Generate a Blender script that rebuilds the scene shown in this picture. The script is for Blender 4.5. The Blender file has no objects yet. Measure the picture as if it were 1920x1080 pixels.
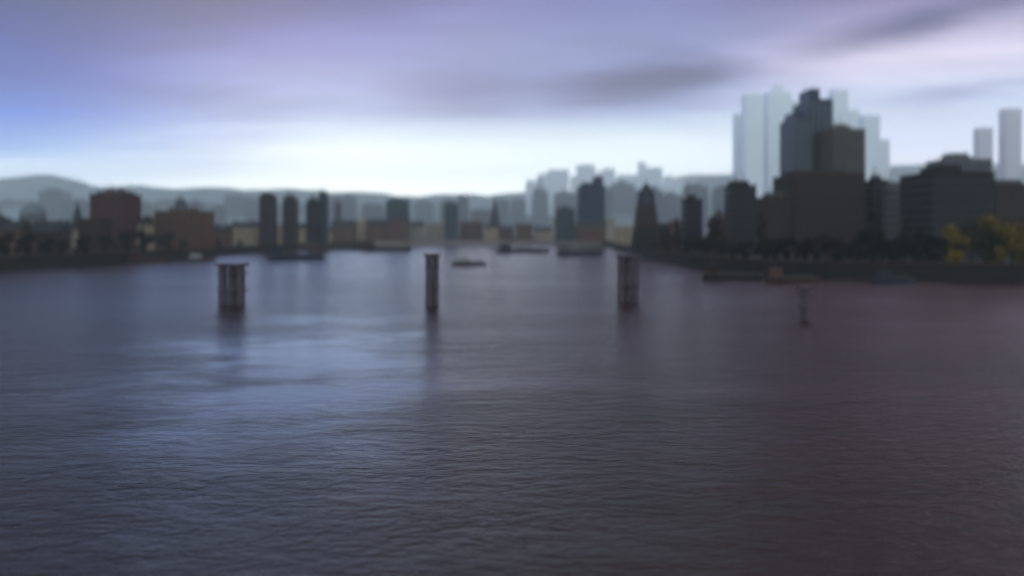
import bpy, bmesh, math, random
from math import radians as R
from mathutils import Vector
random.seed(11)
SC = bpy.context.scene
COL = SC.collection
CAMZ = 14.0; F = 1400.0; HZ = 435.0      # eye height over the river, focal length and horizon row of the photograph

# ------------------------------------------------------------------ camera
cd = bpy.data.cameras.new('camera'); cam = bpy.data.objects.new('camera', cd); COL.objects.link(cam)
cam.location = (0, 0, CAMZ); cam.rotation_euler = (R(90), 0, 0)
cd.lens = 36.0 * F / 1920; cd.sensor_width = 36; cd.shift_y = -(540 - HZ) / 1920
cd.clip_start = 0.5; cd.clip_end = 30000
cd.dof.use_dof = True; cd.dof.focus_distance = 48; cd.dof.aperture_blades = 4; cd.dof.aperture_rotation = R(45)
cd.dof.aperture_fstop = cd.lens / 1000 / 0.68; cd.dof.aperture_ratio = 1.25
SC.camera = cam
# ------------------------------------------------------------------ exposure
SC.view_settings.view_transform = 'Standard'; SC.view_settings.look = 'None'
SC.view_settings.exposure = 0.2; SC.view_settings.gamma = 1.0
SC.cycles.volume_bounces = 2; SC.cycles.max_bounces = 6
SC.cycles.volume_step_rate = 4

def lin(c):
    return tuple(((v / 255) / 12.92 if v / 255 <= 0.04045 else ((v / 255 + 0.055) / 1.055) ** 2.4) for v in c) + (1,)

SUN_AZ, SUN_EL = -18.0, 8.5
# ------------------------------------------------------------------ world
W = bpy.data.worlds.new('World'); SC.world = W; W.use_nodes = True
nt = W.node_tree; nt.nodes.clear()
def N(tree, t, **kw):
    n = tree.nodes.new(t)
    for k, v in kw.items():
        if k == 'inp':
            for i, x in v.items():
                n.inputs[i].default_value = x
        else: setattr(n, k, v)
    return n
def wm(op, a, b=None, c=None, clamp=False):
    n = nt.nodes.new('ShaderNodeMath'); n.operation = op; n.use_clamp = clamp
    for i, v in enumerate((a, b, c)):
        if v is None: continue
        if isinstance(v, (int, float)): n.inputs[i].default_value = v
        else: nt.links.new(v, n.inputs[i])
    return n.outputs[0]
def wmix(f, a, b, bt='MIX'):
    n = nt.nodes.new('ShaderNodeMix'); n.data_type = 'RGBA'; n.blend_type = bt
    for s, v in ((0, f), (6, a), (7, b)):
        if isinstance(v, (int, float, tuple)): n.inputs[s].default_value = v
        else: nt.links.new(v, n.inputs[s])
    return n.outputs[2]
tc = nt.nodes.new('ShaderNodeTexCoord')
sx = nt.nodes.new('ShaderNodeSeparateXYZ'); nt.links.new(tc.outputs['Generated'], sx.inputs[0])
DX, DY, DZ = sx.outputs
az = wm('MULTIPLY', wm('ARCTAN2', DX, DY), 57.29578)
el = wm('MULTIPLY', wm('ARCSINE', DZ), 57.29578)
# drifting streaks: cloud sheet seen in perspective
den = wm('ADD', wm('MAXIMUM', DZ, 0.0), 0.10)
cx = wm('DIVIDE', DX, den); cy = wm('DIVIDE', DY, den)
cv = nt.nodes.new('ShaderNodeCombineXYZ')
nt.links.new(wm('ADD', wm('MULTIPLY', cx, 0.45), wm('MULTIPLY', cy, 0.12)), cv.inputs[0]); nt.links.new(cy, cv.inputs[1])
n1 = N(nt, 'ShaderNodeTexNoise', inp={'Scale': 0.75, 'Detail': 5.0, 'Roughness': 0.5, 'Distortion': 0.5}); nt.links.new(cv.outputs[0], n1.inputs['Vector'])
n2 = N(nt, 'ShaderNodeTexNoise', inp={'Scale': 2.3, 'Detail': 4.0, 'Roughness': 0.55}); nt.links.new(cv.outputs[0], n2.inputs['Vector'])
elw = wm('ADD', el, wm('MULTIPLY', wm('SUBTRACT', n1.outputs[0], 0.5), 4.0))
azw = wm('ADD', az, wm('MULTIPLY', wm('SUBTRACT', n2.outputs[0], 0.5), 8.0))
def ramp(stops):
    r = nt.nodes.new('ShaderNodeValToRGB'); nt.links.new(wm('DIVIDE', elw, 60.0, clamp=True), r.inputs[0])
    e = r.color_ramp.elements
    e[0].position = stops[0][0] / 60; e[0].color = lin(stops[0][1])
    e[1].position = stops[-1][0] / 60; e[1].color = lin(stops[-1][1])
    for p, c in stops[1:-1]:
        k = e.new(p / 60); k.color = lin(c)
    return r.outputs[0]
A = ramp([(0, (238, 248, 255)), (3.8, (205, 228, 252)), (5.5, (125, 165, 225)), (7.5, (50, 108, 215)), (10, (20, 64, 180)), (13, (6, 34, 140)), (17, (2, 6, 60)), (26, (84, 64, 112)), (38, (34, 32, 60)), (55, (34, 30, 36))])
B = ramp([(0, (240, 255, 255)), (6.2, (236, 252, 255)), (8.0, (190, 218, 254)), (9.4, (152, 178, 236)), (11.5, (134, 148, 214)), (14, (98, 104, 190)), (17, (56, 58, 144)), (26, (130, 118, 190)), (38, (50, 44, 66)), (55, (38, 32, 34))])
C_ = ramp([(0, (244, 255, 255)), (6.4, (238, 250, 255)), (8.0, (208, 224, 246)), (9.2, (164, 174, 216)), (11, (134, 140, 192)), (14, (130, 134, 186)), (17, (104, 104, 160)), (26, (176, 146, 190)), (38, (78, 60, 76)), (55, (40, 32, 34))])
D = ramp([(0, (222, 226, 238)), (5, (228, 230, 246)), (8.5, (204, 216, 246)), (11.5, (222, 212, 236)), (13.8, (164, 152, 196)), (16, (108, 94, 140)), (26, (222, 176, 204)), (38, (124, 88, 98)), (55, (42, 33, 34))])
def mr(v, a, b):
    n = N(nt, 'ShaderNodeMapRange', clamp=True, interpolation_type='SMOOTHSTEP'); nt.links.new(v, n.inputs[0])
    n.inputs[1].default_value = a; n.inputs[2].default_value = b; return n.outputs[0]
col = wmix(mr(azw, -33, -9), A, B)
col = wmix(mr(azw, -19, 0), col, C_)
col = wmix(mr(azw, 10, 27), col, D)
# dark cloud banks and one painted corner darkening, each an ellipse of the sky with torn edges
def bank(a0, e0, ra, re, slope, k, colr):
    global col
    da = wm('DIVIDE', wm('SUBTRACT', azw, a0), ra)
    de = wm('DIVIDE', wm('SUBTRACT', wm('SUBTRACT', elw, e0), wm('MULTIPLY', wm('SUBTRACT', az, a0), slope)), re)
    d = wm('SQRT', wm('ADD', wm('MULTIPLY', da, da), wm('MULTIPLY', de, de)))
    m = mr(wm('ADD', d, wm('MULTIPLY', wm('SUBTRACT', n2.outputs[0], 0.5), 0.9)), 1.25, 0.0)
    col = wmix(wm('MULTIPLY', m, k), col, lin(colr))
bank(9.5, 11.2, 9, 1.5, 0.06, 0.95, (88, 82, 124))
bank(-4, 10.6, 7, 1.7, -0.04, 0.6, (104, 102, 156))
bank(29, 13.6, 10, 1.5, 0.14, 0.95, (86, 76, 120))
bank(31, 9.0, 5, 1.1, 0.10, 0.6, (150, 150, 194))
bank(40, 16.5, 14, 4.5, 0.0, 0.95, (44, 38, 76))  # vignette-like darkening of the right corner, painted into the sky
var = wm('ADD', wm('MULTIPLY', wm('SUBTRACT', n2.outputs[0], 0.5), wm('MULTIPLY', mr(el, 4, 12), 0.75)), 1.0)
cvv = nt.nodes.new('ShaderNodeCombineXYZ')
for i in range(3): nt.links.new(var, cvv.inputs[i])
col = wmix(1.0, col, cvv.outputs[0], 'MULTIPLY')
# behind and to the sides of the viewer: pale bluish sky, brightened to light haze and facades
back = mr(wm('ABSOLUTE', az), 60, 110)
glow = wm('ADD', wm('MULTIPLY', mr(el, 9.5, 0.5), 1.7), 1.08)
gv = nt.nodes.new('ShaderNodeCombineXYZ')
for i in range(3): nt.links.new(glow, gv.inputs[i])
col = wmix(1.0, col, gv.outputs[0], 'MULTIPLY')
col = wmix(back, col, (0.90, 1.02, 1.08, 1))
sky = N(nt, 'ShaderNodeTexSky', sky_type='NISHITA', sun_disc=False, sun_elevation=R(SUN_EL), sun_rotation=R(SUN_AZ))
skm = wmix(1.0, sky.outputs[0], (0.1, 0.1, 0.1, 1), 'MULTIPLY')
col = wmix(0.92, skm, col)
bg = nt.nodes.new('ShaderNodeBackground'); nt.links.new(col, bg.inputs[0]); bg.inputs[1].default_value = 1.15
wo = nt.nodes.new('ShaderNodeOutputWorld'); nt.links.new(bg.outputs[0], wo.inputs[0])

# ------------------------------------------------------------------ sun through cloud
sd = bpy.data.lights.new('sun', 'SUN'); sd.energy = 0.5; sd.angle = R(24); sd.color = (0.05, 0.12, 0.25)
so = bpy.data.objects.new('sun', sd); COL.objects.link(so)
sv = Vector((math.sin(R(SUN_AZ)) * math.cos(R(SUN_EL)), math.cos(R(SUN_AZ)) * math.cos(R(SUN_EL)), math.sin(R(SUN_EL))))
so.rotation_euler = sv.to_track_quat('Z', 'Y').to_euler(); so.location = (0, 0, 400)

# ------------------------------------------------------------------ materials
def mat(name, c, rough=0.85, metal=0.0, var=0.25, scale=0.3, spec=0.12, stretch=(1, 1, 1), c2=None):
    m = bpy.data.materials.new(name); m.use_nodes = True; t = m.node_tree
    b = t.nodes['Principled BSDF']
    tcn = t.nodes.new('ShaderNodeTexCoord'); mp = t.nodes.new('ShaderNodeMapping'); mp.inputs['Scale'].default_value = stretch
    t.links.new(tcn.outputs['Object'], mp.inputs[0])
    no = N(t, 'ShaderNodeTexNoise', inp={'Scale': scale, 'Detail': 6.0, 'Roughness': 0.6}); t.links.new(mp.outputs[0], no.inputs['Vector'])
    r = t.nodes.new('ShaderNodeValToRGB'); t.links.new(no.outputs[0], r.inputs[0])
    e = r.color_ramp.elements; e[0].position = 0.3; e[1].position = 0.7
    e[0].color = tuple(v * (1 - var) for v in c) + (1,)
    e[1].color = tuple(min(1, v * (1 + var)) for v in (c2 or c)) + (1,)
    t.links.new(r.outputs[0], b.inputs['Base Color'])
    b.inputs['Roughness'].default_value = rough; b.inputs['Metallic'].default_value = metal
    b.inputs['Specular IOR Level'].default_value = spec
    return m
M = dict(
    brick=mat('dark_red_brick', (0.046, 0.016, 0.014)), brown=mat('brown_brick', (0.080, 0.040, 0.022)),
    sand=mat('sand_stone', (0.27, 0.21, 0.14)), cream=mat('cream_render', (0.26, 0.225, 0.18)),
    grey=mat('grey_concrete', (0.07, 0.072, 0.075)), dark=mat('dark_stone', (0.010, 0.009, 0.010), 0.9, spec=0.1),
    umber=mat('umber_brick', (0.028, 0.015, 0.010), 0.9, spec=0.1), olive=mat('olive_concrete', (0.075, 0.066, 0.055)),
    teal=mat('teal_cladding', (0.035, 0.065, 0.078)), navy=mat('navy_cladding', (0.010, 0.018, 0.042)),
    slate=mat('slate_roof', (0.018, 0.022, 0.028), 0.8), lead=mat('lead_roof', (0.10, 0.13, 0.15), 0.5),
    glass=mat('window_glass', (0.010, 0.013, 0.020), 0.35, 0.0, 0.3, 0.5, 0.12),
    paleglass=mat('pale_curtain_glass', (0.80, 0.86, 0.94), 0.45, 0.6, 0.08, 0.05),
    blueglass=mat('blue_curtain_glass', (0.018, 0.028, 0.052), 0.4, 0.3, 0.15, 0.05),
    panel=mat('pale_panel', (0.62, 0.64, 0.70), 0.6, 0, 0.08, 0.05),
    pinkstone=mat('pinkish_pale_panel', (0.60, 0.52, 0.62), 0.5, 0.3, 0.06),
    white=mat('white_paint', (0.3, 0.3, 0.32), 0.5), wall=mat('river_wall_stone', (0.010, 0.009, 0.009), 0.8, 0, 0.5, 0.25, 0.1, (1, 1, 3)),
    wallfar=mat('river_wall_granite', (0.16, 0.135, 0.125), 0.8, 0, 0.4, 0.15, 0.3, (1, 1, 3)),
    pile=mat('weathered_pile_timber', (0.072, 0.056, 0.068), 0.85, 0, 0.35, 0.8, 0.05, (3, 3, 0.4)),
    steel=mat('dull_steel', (0.10, 0.10, 0.11), 0.5, 0.4), bluepaint=mat('blue_hull_paint', (0.014, 0.018, 0.035), 0.6, 0, 0.2),
    blackpaint=mat('black_hull_paint', (0.016, 0.015, 0.017), 0.45, 0, 0.3), rust=mat('rust_paint', (0.035, 0.020, 0.017), 0.8, 0, 0.4),
    bark=mat('bark', (0.03, 0.024, 0.02)), deck=mat('deck_boards', (0.04, 0.034, 0.028), 0.8, 0, 0.3, 0.5),
    leafdark=mat('dark_green_leaves', (0.006, 0.007, 0.005), 0.9, 0, 0.4, 0.4), leafbrown=mat('brown_autumn_leaves', (0.014, 0.010, 0.007), 0.9, 0, 0.4, 0.4),
    leafyellow=mat('yellow_autumn_leaves', (0.075, 0.052, 0.004), 0.9, 0, 0.45, 0.5, c2=(0.12, 0.082, 0.005)), leafolive=mat('olive_leaves', (0.020, 0.018, 0.005), 0.9, 0, 0.4, 0.4),
)

# ------------------------------------------------------------------ helpers
def link(name, me, m, parent=None, loc=None):
    if m is not None and not me.materials: me.materials.append(m)
    o = bpy.data.objects.new(name, me); COL.objects.link(o)
    if parent: o.parent = parent
    if loc: o.location = loc
    return o
def tag(o, label, cat, group=None):
    o['label'] = label; o['category'] = cat
    if group: o['group'] = group
    return o
def thing(name, label, cat, loc, rz=0, group=None):
    o = bpy.data.objects.new(name, None); o.empty_display_size = 2; COL.objects.link(o)
    o.location = loc; o.rotation_euler = (0, 0, rz); return tag(o, label, cat, group)
class MB:
    def __init__(s): s.v = []; s.f = []
    def box(s, x0, x1, y0, y1, z0, z1, taper=1.0):
        n = len(s.v); mx, my = (x0 + x1) / 2, (y0 + y1) / 2
        s.v += [(x0, y0, z0), (x1, y0, z0), (x1, y1, z0), (x0, y1, z0)]
        s.v += [(mx + (x - mx) * taper, my + (y - my) * taper, z1) for x, y in ((x0, y0), (x1, y0), (x1, y1), (x0, y1))]
        s.f += [tuple(n + i for i in q) for q in ((3, 2, 1, 0), (4, 5, 6, 7), (0, 1, 5, 4), (1, 2, 6, 5), (2, 3, 7, 6), (3, 0, 4, 7))]
        return s
    def cyl(s, cx, cy, z0, z1, r0, r1, k=12, dx=0, dy=0):
        n = len(s.v)
        for z, r, ox, oy in ((z0, r0, 0, 0), (z1, r1, dx, dy)):
            s.v += [(cx + ox + r * math.cos(2 * math.pi * i / k), cy + oy + r * math.sin(2 * math.pi * i / k), z) for i in range(k)]
        s.f += [(n + i, n + (i + 1) % k, n + k + (i + 1) % k, n + k + i) for i in range(k)]
        s.f += [tuple(n + k - 1 - i for i in range(k)), tuple(n + k + i for i in range(k))]
        return s
    def gable(s, w, d, z0, h, over=0.4):
        n = len(s.v); a = w / 2 + over; b = d / 2 + over
        s.v += [(-a, -b, z0), (a, -b, z0), (a, b, z0), (-a, b, z0), (-a, 0, z0 + h), (a, 0, z0 + h)]
        s.f += [tuple(n + i for i in q) for q in ((0, 1, 5, 4), (2, 3, 4, 5), (0, 4, 3), (1, 2, 5), (3, 2, 1, 0))]
        return s
    def lathe(s, prof, k=20):
        n = len(s.v)
        for r, z in prof:
            s.v += [(r * math.cos(2 * math.pi * i / k), r * math.sin(2 * math.pi * i / k), z) for i in range(k)]
        for j in range(len(prof) - 1):
            s.f += [(n + j * k + i, n + j * k + (i + 1) % k, n + (j + 1) * k + (i + 1) % k, n + (j + 1) * k + i) for i in range(k)]
        s.f.append(tuple(n + (len(prof) - 1) * k + i for i in range(k))); return s
    def mesh(s, name):
        me = bpy.data.meshes.new(name); me.from_pydata(s.v, [], s.f); me.update(); return me
    def build(s, name, m, parent=None, loc=None): return link(name, s.mesh(name), m, parent, loc)
def PX(x, Y): return (x - 960) / F * Y
def PZ(y, Y): return CAMZ + (HZ - y) / F * Y
GZ = 4.0
def repeat(o, locs):
    for l in locs:
        c = o.copy(); COL.objects.link(c); c.parent = o.parent; c.location = l

# ------------------------------------------------------------------ water
def water_mat():
    m = bpy.data.materials.new('river_water'); m.use_nodes = True; t = m.node_tree; b = t.nodes['Principled BSDF']
    b.inputs['Base Color'].default_value = (0.020, 0.013, 0.011, 1); b.inputs['IOR'].default_value = 1.33
    g = t.nodes.new('ShaderNodeNewGeometry')
    def noise(sc, stretch, det, rough=0.6, dist=0.0, rot=0.0):
        mp = t.nodes.new('ShaderNodeMapping'); mp.inputs['Scale'].default_value = stretch; mp.inputs['Rotation'].default_value = (0, 0, rot)
        t.links.new(g.outputs['Position'], mp.inputs[0])
        n = N(t, 'ShaderNodeTexNoise', inp={'Scale': sc, 'Detail': det, 'Roughness': rough, 'Distortion': dist})
        t.links.new(mp.outputs[0], n.inputs['Vector']); return n.outputs[0]
    def ma(op, a, b=None):
        n = t.nodes.new('ShaderNodeMath'); n.operation = op
        for i, v in enumerate((a, b)):
            if v is None: continue
            if isinstance(v, (int, float)): n.inputs[i].default_value = v
            else: t.links.new(v, n.inputs[i])
        return n.outputs[0]
    fine = noise(1.1, (0.55, 1.0, 1), 6, 0.62, 0.3, 0.10)
    mid = noise(0.22, (0.45, 1.0, 1), 5, 0.6, 0.6, -0.14)
    big = noise(0.035, (0.5, 1.0, 1), 4, 0.55, 0.5, 0.2)
    hgt = ma('ADD', ma('ADD', ma('MULTIPLY', fine, 0.75), ma('MULTIPLY', mid, 1.5)), ma('MULTIPLY', noise(3.6, (0.6, 1.0, 1), 3, 0.6, 0.2, 0.0), 0.22))
    # gusts ruffle most of the river; one long calmer slick lies left of the middle
    sp = t.nodes.new('ShaderNodeSeparateXYZ'); t.links.new(g.outputs['Position'], sp.inputs[0])
    wob = ma('MULTIPLY', ma('SUBTRACT', mid, 0.5), 1.3); wob2 = ma('MULTIPLY', ma('SUBTRACT', big, 0.5), 2.2)
    u = ma('DIVIDE', ma('ADD', sp.outputs[0], 22.0), 27.0); v = ma('DIVIDE', ma('SUBTRACT', sp.outputs[1], 84.0), 40.0)
    v = ma('ADD', v, ma('MULTIPLY', u, 0.35))
    dd = ma('ADD', ma('SQRT', ma('ADD', ma('MULTIPLY', u, u), ma('MULTIPLY', v, v))), ma('ADD', wob, wob2))
    sl = N(t, 'ShaderNodeMapRange', clamp=True, interpolation_type='SMOOTHSTEP'); t.links.new(dd, sl.inputs[0])
    sl.inputs[1].default_value = 0.15; sl.inputs[2].default_value = 1.35; sl.inputs[3].default_value = 0.07; sl.inputs[4].default_value = 1.0
    gu = N(t, 'ShaderNodeMapRange', clamp=True); t.links.new(big, gu.inputs[0])
    gu.inputs[1].default_value = 0.35; gu.inputs[2].default_value = 0.65; gu.inputs[3].default_value = 0.5; gu.inputs[4].default_value = 1.0
    mrn = t.nodes.new('ShaderNodeMath'); mrn.operation = 'MULTIPLY'; t.links.new(sl.outputs[0], mrn.inputs[0]); t.links.new(gu.outputs[0], mrn.inputs[1])
    bp = t.nodes.new('ShaderNodeBump'); bp.inputs['Distance'].default_value = 0.5
    t.links.new(mrn.outputs[0], bp.inputs['Strength']); t.links.new(hgt, bp.inputs['Height']); t.links.new(bp.outputs[0], b.inputs['Normal'])
    b.inputs['Roughness'].default_value = 0.2
    return m
WM = water_mat()
w = MB(); w.v = [(-14000, -400, 0), (14000, -400, 0), (14000, 11000, 0), (-14000, 11000, 0)]; w.f = [(0, 1, 2, 3)]
o = w.build('water', WM); o['kind'] = 'structure'

# ------------------------------------------------------------------ ground and river walls
def wl(x, y): d = CAMZ * F / (y - HZ); return (PX(x, d), d)
left = [(-300, -390), (-262, 100)] + [wl(*p) for p in ((-300, 513), (0, 506), (150, 500), (300, 489), (450, 476), (600, 466), (700, 461))]
far = [wl(700, 461), wl(900, 459.5), wl(1130, 459)]
right = [wl(*p) for p in ((1130, 459), (1165, 470), (1215, 484), (1300, 501), (1400, 514), (1560, 523), (1920, 527), (2300, 528))] + [(262, 80), (300, -390)]
def ground():
    mb = MB()
    def quads(A, B):
        n = len(mb.v); k = len(A)
        mb.v += [(x, y, GZ) for x, y in A] + [(x, y, GZ) for x, y in B]
        mb.f.extend((n + i, n + i + 1, n + k + i + 1, n + k + i) for i in range(k - 1))
    quads(left, [(-14000, y) for x, y in left])
    quads(right, [(14000, y) for x, y in right])
    top = [(-14000, left[-1][1])] + far + [(14000, right[0][1])]
    quads(top, [(x, 11000) for x, y in top])
    me = mb.mesh('ground'); bm = bmesh.new(); bm.from_mesh(me)
    bmesh.ops.remove_doubles(bm, verts=bm.verts, dist=0.01)
    for f in bm.faces:
        f.normal_update()
        if f.normal.z < 0: f.normal_flip()
    bm.to_mesh(me); bm.free()
    o = link('ground', me, mat('ground_soil_and_paving', (0.02, 0.018, 0.016), 0.9, 0, 0.5, 0.02)); o['kind'] = 'structure'
ground()
def strip(pts, off0, off1, z0, z1):
    """a solid strip along a polyline between two sideways offsets (towards the river)"""
    mb = MB(); n = len(pts); L = []
    for i, p in enumerate(pts):
        a = Vector(pts[max(0, i - 1)]); b = Vector(pts[min(n - 1, i + 1)]); d = (b - a).normalized(); nn = Vector((d.y, -d.x))
        L.append((Vector(p) + nn * off0, Vector(p) + nn * off1))
    for a, b in L: mb.v += [(a.x, a.y, z0), (b.x, b.y, z0), (b.x, b.y, z1), (a.x, a.y, z1)]
    for i in range(n - 1):
        k = 4 * i
        for q in range(4): mb.f.append((k + q, k + (q + 1) % 4, k + 4 + (q + 1) % 4, k + 4 + q))
    mb.f += [(3, 2, 1, 0), tuple(4 * (n - 1) + q for q in range(4))]
    return mb
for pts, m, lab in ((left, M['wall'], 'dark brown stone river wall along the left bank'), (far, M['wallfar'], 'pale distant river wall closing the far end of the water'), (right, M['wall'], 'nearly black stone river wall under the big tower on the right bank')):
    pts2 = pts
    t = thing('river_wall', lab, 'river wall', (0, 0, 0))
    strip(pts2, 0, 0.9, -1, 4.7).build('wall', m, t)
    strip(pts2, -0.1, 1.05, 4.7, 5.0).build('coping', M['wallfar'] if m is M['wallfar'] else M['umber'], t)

# ------------------------------------------------------------------ hills
def hills():
    mb = MB()
    def ridge(D, dep, cps):
        cols = []
        for x in range(-1200, 3121, 24):
            for (a, ya), (b, yb) in zip(cps, cps[1:]):
                if a <= x <= b: y = ya + (yb - ya) * (0.5 - 0.5 * math.cos(math.pi * (x - a) / (b - a))); break
            y += 2.2 * math.sin(x * 0.043) + 1.4 * math.sin(x * 0.11 + D) + random.uniform(-.8, .8)
            h = PZ(y, D); cx = PX(x, D)
            cols.append([(cx, D + dep * u, max(GZ - 1, GZ - 1 + (h - GZ) * math.cos(u * math.pi / 2) ** 1.4)) for u in (-1, -.75, -.5, -.25, -.1, 0, .1, .3, .6, 1)])
        n0 = len(mb.v); k = len(cols[0])
        for c in cols: mb.v += c
        for i in range(len(cols) - 1):
            for j in range(k - 1):
                a = n0 + i * k + j; mb.f.append((a, a + k, a + k + 1, a + 1))
    ridge(3900, 600, [(-1200, 395), (0, 378), (90, 372), (250, 386), (500, 384), (760, 380), (950, 388), (1150, 378), (1300, 362), (1500, 350), (1900, 345), (3200, 372)])
    ridge(5600, 800, [(-1200, 372), (-100, 352), (70, 328), (220, 350), (360, 352), (560, 356), (800, 366), (1000, 362), (1180, 352), (1330, 326), (1500, 312), (1900, 308), (3200, 350)])
    me = mb.mesh('hills')
    for p in me.polygons: p.use_smooth = True
    o = link('hills', me, mat('hazy_hillside', (0.11, 0.15, 0.16), 0.9, 0, 0.4, 0.006)); o['kind'] = 'structure'  # base colour lightened to pale teal in place of thicker haze
hills()

# ------------------------------------------------------------------ buildings
def bands(t, w, d, z0, h, n, m, name='window_band', proud=0.12, frac=0.5, taper=None):
    """one ribbon of glazing (or floor slab) per storey, each a part"""
    fh = h / n; mb = MB(); a = w / 2 + proud; b = d / 2 + proud
    me = mb.box(-a, a, -b, b, 0, fh * frac).mesh(name)
    o = link(name, me, m, t, (0, 0, z0 + fh * 0.3)); repeat(o, [(0, 0, z0 + fh * (i + 0.3)) for i in range(1, n)])
def wins(t, w, d, z0, h, nx, nz, ww=1.4, wh=1.9):
    me = MB().box(-ww / 2, ww / 2, -0.08, 0.1, 0, wh).mesh('window')
    locs = []
    for i in range(nx):
        for j in range(nz): locs.append(((i + .5) / nx * w - w / 2, -d / 2 - 0.05, z0 + (j + .32) / nz * h))
    o = link('window', me, M['glass'], t, locs[0]); repeat(o, locs[1:])
def base_of(x0, x1, Y): return PX((x0 + x1) / 2, Y), (x1 - x0) / F * Y
def slab(x0, x1, yt, Y, wallm, label, name='office_block', cat='building', d=None, rz=0.0, floors=None, style='bands', top=True, group=None, bandm=None, frac=0.5):
    cx, w = base_of(x0, x1, Y); H = PZ(yt, Y) - GZ; d = d or max(10, w * 0.7)
    t = thing(name, label, cat, (cx, Y + d / 2, GZ), rz, group)
    MB().box(-w / 2, w / 2, -d / 2, d / 2, 0, H).build('wall', M[wallm], t)
    n = floors or max(2, int(H / 3.4))
    if style == 'bands': bands(t, w, d, 1.0, H - 2.0, n, M[bandm or 'glass'], frac=frac)
    elif style == 'slabs': bands(t, w, d, 1.0, H - 2.0, n, M[bandm or 'white'], 'floor_slab', 0.5, 0.22)
    else: wins(t, w, d, 0.5, H - 1.0, max(2, int(w / 3.2)), min(n, 8))
    MB().box(-w / 2 - .3, w / 2 + .3, -d / 2 - .3, d / 2 + .3, H + .003, H + 0.9).build('parapet', M[wallm], t)
    if style == 'slabs':
        nf = max(4, int(w / 4.5)); me = MB().box(-.35, .35, -.5, 0, 1.2, H - .5).mesh('fin')
        locs = [((k + .5) / nf * w - w / 2, -d / 2 - .52, 0) for k in range(nf)]
        o = link('fin', me, M['panel' if wallm in ('paleglass', 'pinkstone') else 'lead'], t, locs[0]); repeat(o, locs[1:])
    if n > 3 and style != 'wins' and wallm not in ('paleglass', 'pinkstone'):
        rr = random.Random(int(x0 * 7)); hx = w * rr.uniform(.2, .42)
        MB().box(-hx, hx * rr.uniform(-.2, .9), -d * .3, d * .3, H + .905, H + 1 + H * rr.uniform(.03, .09)).build('upper_storey', M[wallm], t)
        me = MB().cyl(0, 0, 0, H * .09 + 4, .22, .1, 6).mesh('aerial'); o = link('aerial', me, M['steel'], t, (w * rr.uniform(-.4, .0), 0, H + .91)); repeat(o, [(w * rr.uniform(.1, .4), d * .2, H + .91)])
    if top:
        r = MB().box(-w * .28, w * .22, -d * .25, d * .25, H + .9, H + .9 + max(2.2, H * 0.035)).build('plant_room', M['grey'], t)
        MB().cyl(-w * .15, 0, H + .9 + max(2.2, H * 0.035), H + 5 + H * .05, .25, .12, 6).build('mast', M['steel'], t)
    return t
def house(x0, x1, yt, Y, wallm, label, name='riverside_house', cat='house', rz=0.0, roofm='slate', group=None, d=None):
    cx, w = base_of(x0, x1, Y); H = PZ(yt, Y) - GZ; d = d or max(9, w * .5); rh = min(H * .35, d * .45)
    t = thing(name, label, cat, (cx, Y + d / 2, GZ), rz, group)
    MB().box(-w / 2, w / 2, -d / 2, d / 2, 0, H - rh).build('wall', M[wallm], t)
    rf = MB().gable(w, d, H - rh + .003, rh).build('roof', M[roofm], t)
    for s in (-.36, .3):
        MB().box(w * s - .6, w * s + .6, -.5, .5, H - rh * .4, H + 1.2).build('chimney', M['brick'], rf)
    wins(t, w, d, 0.4, H - rh - .6, max(2, min(9, int(w / 3.5))), max(1, min(5, int((H - rh) / 3.3))))
    return t
def church(x0, x1, yt, Y, wallm, label, spire_frac=.5, name='church', cat='church'):
    cx, w = base_of(x0, x1, Y); H = PZ(yt, Y) - GZ; tw = w * .5; hb = H * (1 - spire_frac)
    t = thing(name, label, cat, (cx, Y + w / 2, GZ))
    MB().box(-tw / 2, tw / 2, -tw / 2, tw / 2, 0, hb).build('tower', M[wallm], t)
    sp = MB().box(-tw / 2 - .4, tw / 2 + .4, -tw / 2 - .4, tw / 2 + .4, hb + .003, H, 0.02).build('spire', M['slate'], t)
    MB().cyl(0, 0, H, H + 2, .12, .05, 6).build('finial', M['steel'], sp)
    MB().box(-w / 2, w / 2, tw / 2 + .003, tw / 2 + w * 1.0, 0, hb * .55).build('nave', M[wallm], t)
    mb = MB().gable(w, w * 1.0, hb * .55 + .003, hb * .3); r = mb.build('roof', M['slate'], t, (0, tw / 2 + w * .5 + .5, 0))
    me = MB().box(-tw * .12, tw * .12, -.08, .1, 0, tw * .55).mesh('belfry_opening')
    o = link('belfry_opening', me, M['glass'], t, (-tw * .2, -tw / 2 - .05, hb * .78)); repeat(o, [(tw * .2, -tw / 2 - .05, hb * .78)])
    return t
def domed(x0, x1, yt, Y, wallm, label):
    cx, w = base_of(x0, x1, Y); H = PZ(yt, Y) - GZ; d = w * .6; hb = H * .52; r = w * .22
    t = thing('domed_hall', label, 'domed building', (cx, Y + d / 2, GZ))
    MB().box(-w / 2, w / 2, -d / 2, d / 2, 0, hb).build('wall', M[wallm], t)
    MB().box(-w / 2 - .3, w / 2 + .3, -d / 2 - .3, d / 2 + .3, hb + .003, hb + 1).build('cornice', M[wallm], t)
    MB().lathe([(r, hb + 1), (r, hb + 1 + (H - hb) * .3)]).build('drum', M[wallm], t)
    z = hb + 1 + (H - hb) * .3; hh = H - z - 1.5
    dm = MB().lathe([(r * 1.04 * math.cos(a * math.pi / 20), z + .003 + hh * math.sin(a * math.pi / 20)) for a in range(10)]).build('dome', M['lead'], t)
    MB().cyl(0, 0, z + hh * .98, H, .8, .3, 8).build('lantern', M['lead'], dm)
    wins(t, w, d, 1, hb - 2, 9, 2); return t

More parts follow.
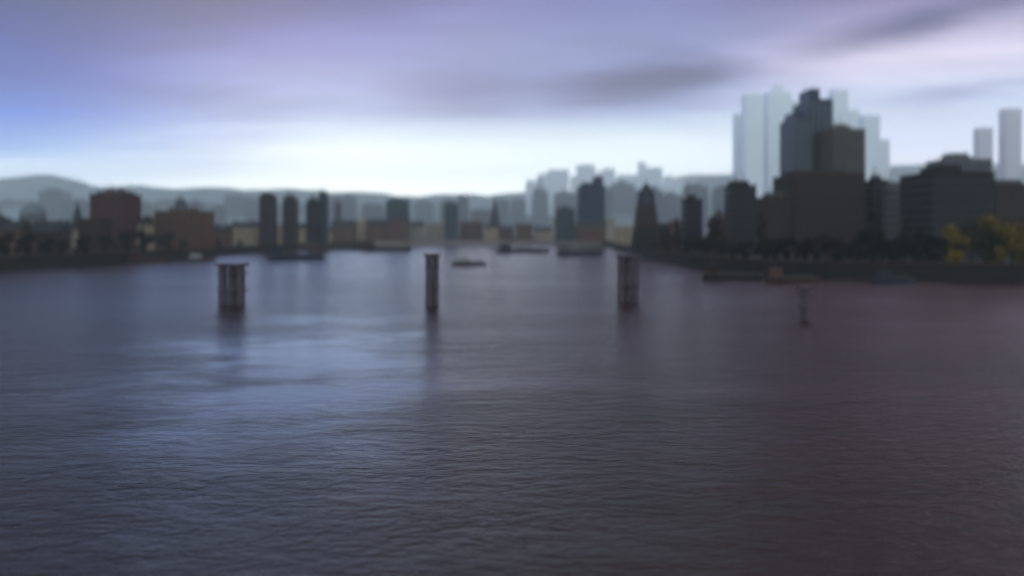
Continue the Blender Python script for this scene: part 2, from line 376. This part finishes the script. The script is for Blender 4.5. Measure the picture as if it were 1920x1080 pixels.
# left bank landmarks
domed(-6, 92, 377, 620, 'grey', 'grey low hall with a rounded dome at the left end of the skyline')
church(120, 152, 376, 520, 'brick', 'thin church spire rising between the dome and the maroon block', .6)
slab(168, 230, 366, 400, 'brick', 'tall maroon brick block with a dark teal upper part on the left bank', 'apartment_block', style='wins', d=20)
slab(180, 229, 361, 430, 'teal', 'dark teal flat-topped tower directly behind the maroon block', 'apartment_block', style='bands', d=16, rz=.1)
slab(290, 376, 398, 430, 'brown', 'broad warm brown block standing alone on the left bank', 'warehouse', style='wins', d=20)
slab(327, 341, 378, 640, 'grey', 'slim hazy grey tower poking up behind the broad warm brown block', 'apartment_block')
slab(486, 511, 368, 540, 'umber', 'left one of the pair of slim dark towers, the wider one', 'tower_block', style='bands')
slab(530, 552, 372, 545, 'umber', 'right one of the pair of slim dark towers, the narrower one', 'tower_block', style='bands')
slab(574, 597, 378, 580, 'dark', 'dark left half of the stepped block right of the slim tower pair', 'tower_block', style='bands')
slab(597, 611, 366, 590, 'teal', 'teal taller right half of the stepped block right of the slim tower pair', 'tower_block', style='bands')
slab(628, 637, 384, 900, 'grey', 'needle-thin grey tower right of the stepped block', 'tower_block', style='bands', d=10)
slab(724, 764, 376, 800, 'teal', 'blue-grey flat-topped block above the brown warehouses at mid skyline', 'office_block')
house(686, 722, 412, 760, 'brown', 'low dark brown gabled warehouse left of the blue-grey block', 'warehouse', 'warehouse')
house(724, 765, 405, 765, 'brown', 'taller brown gabled warehouse in front of the blue-grey block', 'warehouse', 'warehouse')
slab(833, 858, 384, 830, 'teal', 'small square tower standing between the blue-grey block and the tent-roofed church', 'tower_block', style='bands')
church(905, 950, 366, 880, 'umber', 'church with a wide dark tent-shaped roof in the middle of the skyline', .72, 'church')
# right bank landmarks
T = slab(1086, 1134, 350, 720, 'navy', 'stepped navy blue tower, first tall one right of centre', 'office_tower', style='bands', d=26, top=False, bandm='blueglass')
cxs, ws = base_of(1086, 1134, 720); HH = PZ(350, 720) - GZ; H2 = PZ(330, 720) - GZ
MB().box(ws * .12, ws * .46, -8, 8, HH + .91, H2).build('upper_storeys', M['navy'], T)
MB().cyl(ws * .29, 0, H2, H2 + 7, .3, .1, 6).build('mast', M['steel'], T)
house(1084, 1136, 412, 690, 'brown', 'brown gabled warehouse at the foot of the stepped navy tower', 'warehouse', 'warehouse')
slab(1043, 1078, 392, 760, 'teal', 'short teal block left of the stepped navy tower', 'office_block')
def campanile():
    Y = 430; cx, w = base_of(1190, 1243, Y); H = PZ(340, Y) - GZ
    t = thing('clock_tower', 'dark tapering tower widening downward, between navy tower and dark slab', 'tower', (cx, Y + 9, GZ))
    MB().box(-w / 2, w / 2, -w / 2, w / 2, 0, H * .32, .80).build('base', M['dark'], t)
    MB().box(-w * .38, w * .38, -w * .38, w * .38, H * .32 + .003, H * .66, .78).build('shaft', M['umber'], t)
    MB().box(-w * .27, w * .27, -w * .27, w * .27, H * .66 + .003, H * .82, .92).build('belfry', M['navy'], t)
    s = MB().box(-w * .27, w * .27, -w * .27, w * .27, H * .82 + .003, H, .08).build('spire', M['slate'], t)
    MB().cyl(0, 0, H, H + 3.5, .15, .05, 6).build('finial', M['steel'], s)
    c = MB().cyl(0, 0, 0, .15, 1.7, 1.7, 20).build('clock_face', M['grey'], t); c.rotation_euler = (R(90), 0, 0); c.location = (0, -w * .255, H * .74)
    me = MB().box(-.5, .5, -.1, .1, 0, 3).mesh('window'); o = link('window', me, M['glass'], t, (-1.6, -w * .35, H * .42)); repeat(o, [(1.6, -w * .35, H * .42), (0, -w * .35, H * .42)])
campanile()
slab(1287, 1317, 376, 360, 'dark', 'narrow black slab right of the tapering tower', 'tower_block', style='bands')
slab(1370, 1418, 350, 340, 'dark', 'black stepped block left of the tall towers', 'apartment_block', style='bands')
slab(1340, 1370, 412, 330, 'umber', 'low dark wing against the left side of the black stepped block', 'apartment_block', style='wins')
slab(1437, 1492, 372, 350, 'umber', 'umber brick block at the left foot of the tallest tower', 'apartment_block', style='wins', d=18)
slab(1520, 1561, 188, 420, 'blueglass', 'tallest tower, dark blue glass with pale floor lines', 'skyscraper', style='slabs', floors=26, d=26, bandm='grey', top=False)
slab(1492, 1521, 222, 410, 'blueglass', 'slightly lower dark blue shaft joined to the left of the tallest tower', 'skyscraper', style='slabs', floors=23, d=24, bandm='grey', top=False)
slab(1562, 1622, 244, 395, 'olive', 'olive brown apartment tower close right of the tallest tower', 'skyscraper', 'skyscraper', style='bands', floors=30, d=24, frac=.4)
slab(1492, 1622, 328, 345, 'umber', 'broad dark brown block in front of the tallest tower', 'apartment_block', style='bands', floors=14, d=30, bandm='dark', top=False)
slab(1398, 1432, 176, 1500, 'paleglass', 'leftmost of the pale glass ghost towers, bluish and square topped', 'skyscraper', style='slabs', floors=48, top=False, bandm='panel')  # pale towers from here on added as ghosted edges of the tall tower
slab(1440, 1484, 172, 1600, 'paleglass', 'pale glass ghost tower wider than its neighbour, left of the tallest tower', 'skyscraper', style='slabs', floors=50, top=False, bandm='panel')
slab(1562, 1590, 168, 1600, 'paleglass', 'pale glass ghost tower showing above the olive tower', 'skyscraper', style='slabs', floors=50, top=False, bandm='panel')
slab(1620, 1650, 216, 1500, 'paleglass', 'pale glass ghost tower standing just right of the olive tower', 'skyscraper', style='slabs', floors=42, top=False, bandm='panel')
for xx, x2, yy, dd, lab in ((1378, 1398, 214, 1700, 'thin very pale glass ghost tower at the left end of the skyscraper cluster'), (1452, 1470, 160, 2000, 'very thin pale ghost tower rising highest behind the wide pale one'), (1484, 1500, 190, 1800, 'thin pale ghost shaft just left of the dark blue towers'), (1590, 1612, 206, 1800, 'thin pale ghost tower rising between olive tower and rightmost wide pale one'), (1648, 1668, 262, 1900, 'lowest thin pale ghost tower at the right end of the skyscraper cluster')):
    slab(xx, x2, yy, dd, 'paleglass', lab, 'skyscraper', style='slabs', floors=40, top=False, bandm='panel')  # thin pale shafts added to imitate exposure ghosting around the cluster
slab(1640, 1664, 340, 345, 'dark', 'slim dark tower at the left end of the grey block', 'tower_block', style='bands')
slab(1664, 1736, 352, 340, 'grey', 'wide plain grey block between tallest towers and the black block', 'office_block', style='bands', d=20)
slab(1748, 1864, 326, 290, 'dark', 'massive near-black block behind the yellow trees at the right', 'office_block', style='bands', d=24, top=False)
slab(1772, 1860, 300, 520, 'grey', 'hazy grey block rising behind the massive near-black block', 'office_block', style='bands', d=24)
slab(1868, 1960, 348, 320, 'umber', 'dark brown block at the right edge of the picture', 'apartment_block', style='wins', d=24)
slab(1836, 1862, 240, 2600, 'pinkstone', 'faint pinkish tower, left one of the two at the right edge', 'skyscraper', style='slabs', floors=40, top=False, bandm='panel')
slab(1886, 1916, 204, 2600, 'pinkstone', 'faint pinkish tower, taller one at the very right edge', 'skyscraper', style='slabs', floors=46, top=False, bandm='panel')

# low-rise along and behind the banks
ORD = ['first', 'second', 'third', 'fourth', 'fifth', 'sixth', 'seventh', 'eighth', 'ninth', 'tenth', 'eleventh', 'twelfth', 'thirteenth', 'fourteenth', 'fifteenth', 'sixteenth', 'seventeenth', 'eighteenth']
LM = [(-60, 'the left picture edge'), (60, 'the grey dome'), (232, 'the maroon brick block'), (380, 'the broad warm brown block'), (615, 'the slim dark tower pair'), (768, 'the blue-grey block'), (950, 'the tent-roofed church'), (1136, 'the stepped navy tower'), (1245, 'the tapering tower'), (1422, 'the black stepped block'), (1625, 'the olive tower'), (1740, 'the wide grey block')]
cnt = {}
def place_label(kind, x):
    lm = [l for l in LM if l[0] <= x][-1][1]; k = (kind, lm); i = cnt.get(k, 0); cnt[k] = i + 1
    return f"{ORD[i]} {kind} right of {lm}"
def bank_depth(x):
    pts = sorted([(a[0] / a[1] * F + 960, a[1]) for a in left[2:] + far + right[:-2]])
    for (xa, da), (xb, db) in zip(pts, pts[1:]):
        if xa <= x <= xb: return da + (db - da) * (x - xa) / max(1e-6, xb - xa)
    return 260
x = -40
while x < 1290:                                         # front row, stone and brick terraces
    wd = random.uniform(26, 52)
    D = bank_depth(x + wd / 2) + random.uniform(45, 90)
    yt = HZ - random.uniform(9, 24) - (6 if x < 300 else 0)
    if x < 110: mm, nm = random.choice([('umber', 'dark brown'), ('brown', 'brown')])
    elif x < 480 or x > 1180: mm, nm = random.choice([('brown', 'brown'), ('sand', 'sand-coloured'), ('umber', 'dark brown'), ('cream', 'cream')])
    else: mm, nm = random.choice([('sand', 'sand-coloured'), ('cream', 'cream'), ('sand', 'sand-coloured'), ('brown', 'brown')])
    if random.random() < .55: house(x, x + wd - 3, yt, D, mm, place_label(f'low {nm} gabled riverside terrace', x), 'terraced_house', 'house', group='low riverside terraces')
    else: slab(x, x + wd - 3, yt, D, mm, place_label(f'low {nm} flat-roofed riverside block', x), 'riverside_block', style='wins', top=False, group='low riverside blocks', floors=5)
    x += wd
x = -60
while x < 1940:                                         # back row, hazier and taller
    wd = random.uniform(18, 46); D = random.uniform(2300, 3700)
    yt = HZ - random.uniform(38, 62) - (22 if x > 960 else 0) - (random.uniform(0, 26) if random.random() < .3 else 0)
    mm, nm = random.choice([('teal', 'teal'), ('grey', 'grey'), ('olive', 'dun'), ('teal', 'teal'), ('blueglass', 'blue glass')])
    slab(x, x + wd, yt, D, mm, place_label(f'hazy {nm} block', x), 'distant_block', style='bands', top=random.random() < .6, group='distant blocks in the haze', floors=8)
    x += wd * random.uniform(.85, 1.5)
# faint tall ones beyond the middle
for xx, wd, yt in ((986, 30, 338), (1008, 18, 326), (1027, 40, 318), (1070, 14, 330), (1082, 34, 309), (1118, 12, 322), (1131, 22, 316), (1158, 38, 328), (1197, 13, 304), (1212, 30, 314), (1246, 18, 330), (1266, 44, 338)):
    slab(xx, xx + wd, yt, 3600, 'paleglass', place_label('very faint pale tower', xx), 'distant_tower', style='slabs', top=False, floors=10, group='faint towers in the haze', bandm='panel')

# ------------------------------------------------------------------ trees
def crown_mesh(name, r, h, n, leaf, m, seed):
    rnd = random.Random(seed); mb = MB()
    lobes = [(rnd.uniform(-.55, .55) * r, rnd.uniform(-.55, .55) * r, rnd.uniform(.08, .92) * h, rnd.uniform(.3, .55) * r) for _ in range(11)]
    for i in range(n):
        lx, ly, lz, lr = rnd.choice(lobes)
        u = Vector((rnd.gauss(0, 1), rnd.gauss(0, 1), rnd.gauss(0, 1))).normalized() * lr * rnd.random() ** .4
        p = Vector((lx + u.x, ly + u.y, lz + u.z * .9))
        a = Vector((rnd.gauss(0, 1), rnd.gauss(0, 1), rnd.gauss(0, 1))).normalized(); b = a.orthogonal().normalized()
        s = leaf * rnd.uniform(.6, 1.3); k = len(mb.v)
        mb.v += [tuple(p + a * s), tuple(p + b * s * .6), tuple(p - a * s), tuple(p - b * s * .6)]; mb.f.append((k, k + 1, k + 2, k + 3))
    me = mb.mesh(name); me.materials.append(m); return me
def trunk_mesh(name, h, r, seed):
    rnd = random.Random(seed); mb = MB(); mb.cyl(0, 0, -.2, h * .55, r, r * .6, 8)
    for i in range(6):
        a = i * 1.05 + rnd.random(); z = h * rnd.uniform(.3, .5)
        mb.cyl(0, 0, z, z + h * rnd.uniform(.3, .45), r * .42, r * .12, 6, math.cos(a) * h * .22, math.sin(a) * h * .22)
    me = mb.mesh(name); me.materials.append(M['bark']); return me
TREES = {}
for k, m in (('dark', 'leafdark'), ('brown', 'leafbrown'), ('yellow', 'leafyellow'), ('olive', 'leafolive')):
    TREES[k] = [(crown_mesh('crown', 4.2, 8.8, 1900, .42, M[m], s), trunk_mesh('trunk', 10, .35, s)) for s in (1, 2, 3)]
def tree(x, Y, h, kind, label, group):
    cm, tm = random.choice(TREES[kind]); s = h / 10.5
    t = thing('riverside_tree', label, 'tree', (PX(x, Y), Y, GZ), random.uniform(0, 6.28), group); t.scale = (s * random.uniform(.95, 1.3), s * random.uniform(.95, 1.3), s)
    link('trunk', tm, None, t); link('crown', cm, None, t, (0, 0, 1.2))
x = -30; i = 0
while x < 480:
    D = bank_depth(x) + random.uniform(5, 22); top = random.uniform(428, 446) if x < 330 else random.uniform(444, 456)
    tree(x, D, PZ(top, D) - GZ, 'brown' if random.random() < .5 else 'dark', f'bushy dark tree on the left bank, {ORD[i] if i < 18 else "next"} from the left end', 'dark trees on the left bank'); i += 1
    x += random.uniform(26, 42)
x = 1195; i = 0
cntr = {}
while x < 1950:
    D = bank_depth(x) + random.uniform(5, 16)
    if x > 1775: kind, top = ('yellow' if random.random() < .55 else 'olive'), random.uniform(405, 432)
    elif x > 1600: kind, top = ('olive' if random.random() < .5 else 'dark'), random.uniform(424, 446)
    else: kind, top = ('brown' if random.random() < .3 else 'dark'), random.uniform(432, 452)
    cl = {'yellow': 'yellow autumn', 'olive': 'olive', 'dark': 'near-black', 'brown': 'dark brown'}[kind]
    n = cntr.get(kind, 0); cntr[kind] = n + 1
    tree(x, D, PZ(top, D) - GZ, kind, f'{cl} tree behind the right river wall, {ORD[min(n, 17)]} {cl} one from the left', 'trees on the right bank')
    x += random.uniform(20, 32)

PM = (crown_mesh('crown', 1.9, 15, 1900, .4, M['leafdark'], 9), trunk_mesh('trunk', 12, .3, 9))
for i, (xx, top, dd) in enumerate(((1250, 418, 30), (1268, 404, 34), (1330, 400, 26), (1346, 388, 30), (1430, 398, 24), (1641, 372, 26), (1698, 404, 24))):
    D = bank_depth(xx) + dd; h = PZ(top, D) - GZ
    t = thing('poplar_tree', 'slim dark poplar on the right bank, ' + ORD[i] + ' poplar from the left', 'tree', (PX(xx, D), D, GZ), i * 1.3, 'poplars on the right bank'); t.scale = (h / 15,) * 3
    link('trunk', PM[1], None, t); link('crown', PM[0], None, t, (0, 0, .6))
# ------------------------------------------------------------------ mooring piles standing in the river
def dolphin(x0, x1, yt, yb, label, piles=3, cap=True):
    D = CAMZ * F / (yb - HZ); cx, w = base_of(x0, x1, D); H = PZ(yt, D)
    t = thing('mooring_dolphin', label, 'mooring post', (cx, D, 0), 0, 'mooring posts in the river')
    r = w / (2 * piles) * 1.04
    me = MB().cyl(0, 0, -2, H - .5, r * 1.04, r * .96, 14).mesh('pile')
    locs = [((k - (piles - 1) / 2) * 2 * r * .97, (k % 2) * r * .8, 0) for k in range(piles)]
    o = link('pile', me, M['pile'], t, locs[0]); repeat(o, locs[1:])
    MB().box(-w / 2 - .25, w / 2 + .25, -r * 1.2, r * 2.1, H - .5, H).build('cap', M['pile'], t)
    for z in (H * .35, H * .75): MB().box(-w / 2 - .1, w / 2 + .1, -r * 1.12, r * 2.0, z, z + .3).build('waling', M['pile'], t)
dolphin(410, 459, 494, 572, 'wide brownish cluster of mooring piles in the water at the left')
dolphin(798, 822, 476, 574, 'slender mooring pile pair standing in open water near the middle', 2)
dolphin(1158, 1198, 478, 566, 'sturdy mooring pile cluster in the water below the tapering tower', 3)

dolphin(1502, 1518, 536, 600, 'single dark post in the water in front of the brown barge', 1)
# ------------------------------------------------------------------ boats
def loft(L, B, H, z0=-.4, k=14, bow=.9):
    mb = MB(); secs = []
    for i in range(k + 1):
        u = i / k; e = math.sin(min(1, (1 - u) * 3.2) * math.pi / 2) ** .8 * math.sin(min(1, (u + .12) * 5) * math.pi / 2)
        hb = max(.06, B / 2 * e); sh = H * (1 + .35 * max(0, u - .6) ** 1.5 * 4 * bow * .4)
        xx = (u - .5) * L
        secs.append([(xx, -hb, sh), (xx, -hb * .86, z0), (xx, hb * .86, z0), (xx, hb, sh)])
    for s in secs: mb.v += s
    for i in range(k):
        a = 4 * i
        for q in range(4): mb.f.append((a + q, a + (q + 1) % 4, a + 4 + (q + 1) % 4, a + 4 + q))
    mb.f += [(3, 2, 1, 0), tuple(4 * k + q for q in range(4))]
    return mb
def boat(x0, x1, yb, hm, label, kind='barge', H=1.6, cab=('white', .25, 2.2), rz=0.0):
    D = CAMZ * F / (yb - HZ); cx, L = base_of(x0, x1, D)
    t = thing('moored_' + kind, label, kind, (cx, D + L * .1, 0), rz)
    B = min(5.5, L * .24); loft(L, B, H).build('hull', M[hm], t)
    MB().box(-L * .40, L * .34, -B * .34, B * .34, H + .003, H + .45).build('hatch_cover', M['deck'], t)
    cm, fr, ch = cab; c = MB().box(-L * .44, -L * .44 + L * fr, -B * .36, B * .36, H + .456, H + .456 + ch, .92).build('wheelhouse', M[cm], t)
    n = 3
    me = MB().box(-L * fr * .11, L * fr * .11, -.05, .05, 0, ch * .36).mesh('window')
    for j in range(n): link('window', me, M['glass'], c, (-L * .44 + L * fr * (j + .5) / n, -B * .345, H + .456 + ch * .5))
    MB().cyl(-L * .44 + L * fr * .5, 0, H + .456 + ch, H + ch + 3.4, .08, .04, 6).build('mast', M['steel'], t)
    return t
boat(500, 604, 488, 'bluepaint', 'long blue barge moored right of the wide pile cluster', H=2.6, cab=('bluepaint', .22, 3))
boat(846, 912, 497, 'blackpaint', 'dark launch with pale cabin afloat beside the slender pile pair', 'launch', H=1.1, cab=('white', .5, 1.5))
boat(240, 318, 494, 'rust', 'reddish brown barge moored by the left river wall', H=2.0, cab=('brick', .2, 2.2), rz=.15)
boat(352, 402, 490, 'rust', 'small rust-red launch between the left wall and the wide pile cluster', 'launch', H=1.4, cab=('white', .4, 1.5), rz=.1)
boat(1045, 1132, 480, 'bluepaint', 'long slate-blue barge moored below the stepped navy tower', H=2.4, cab=('grey', .2, 3))
boat(676, 770, 472, 'blackpaint', 'long dark barge far out between blue barge and slender piles', H=2.6, cab=('brick', .2, 3))
boat(930, 1030, 474, 'blackpaint', 'dark barge far out between the launch and the slate-blue barge', H=2.4, cab=('navy', .22, 3))
boat(560, 690, 470, 'rust', 'brown barge lying behind the long blue barge', H=3.2, cab=('brown', .2, 3))
boat(1320, 1440, 526, 'blackpaint', 'black barge moored against the right river wall', H=1.8, cab=('umber', .2, 2.2), rz=-.1)
boat(1440, 1545, 531, 'rust', 'brown barge moored at the right wall below the tallest tower', H=1.5, cab=('brown', .22, 2.0))
boat(1640, 1720, 531, 'bluepaint', 'small dark blue launch moored at the right wall under the grey block', 'launch', H=1.2, cab=('bluepaint', .45, 1.5))

# ------------------------------------------------------------------ air
hz = MB().box(-10500, 10500, -395, 6600, -1.4, 545).mesh('haze')
o = link('haze', hz, None); o['kind'] = 'stuff'
hm = bpy.data.materials.new('haze_air'); hm.use_nodes = True; t = hm.node_tree; t.nodes.clear()
pv = t.nodes.new('ShaderNodeVolumePrincipled'); pv.inputs['Density'].default_value = 0.0002
pv.inputs['Color'].default_value = (0.86, 0.97, 1.0, 1); pv.inputs['Anisotropy'].default_value = 0.3
mo = t.nodes.new('ShaderNodeOutputMaterial'); t.links.new(pv.outputs[0], mo.inputs['Volume']); hz.materials.append(hm)
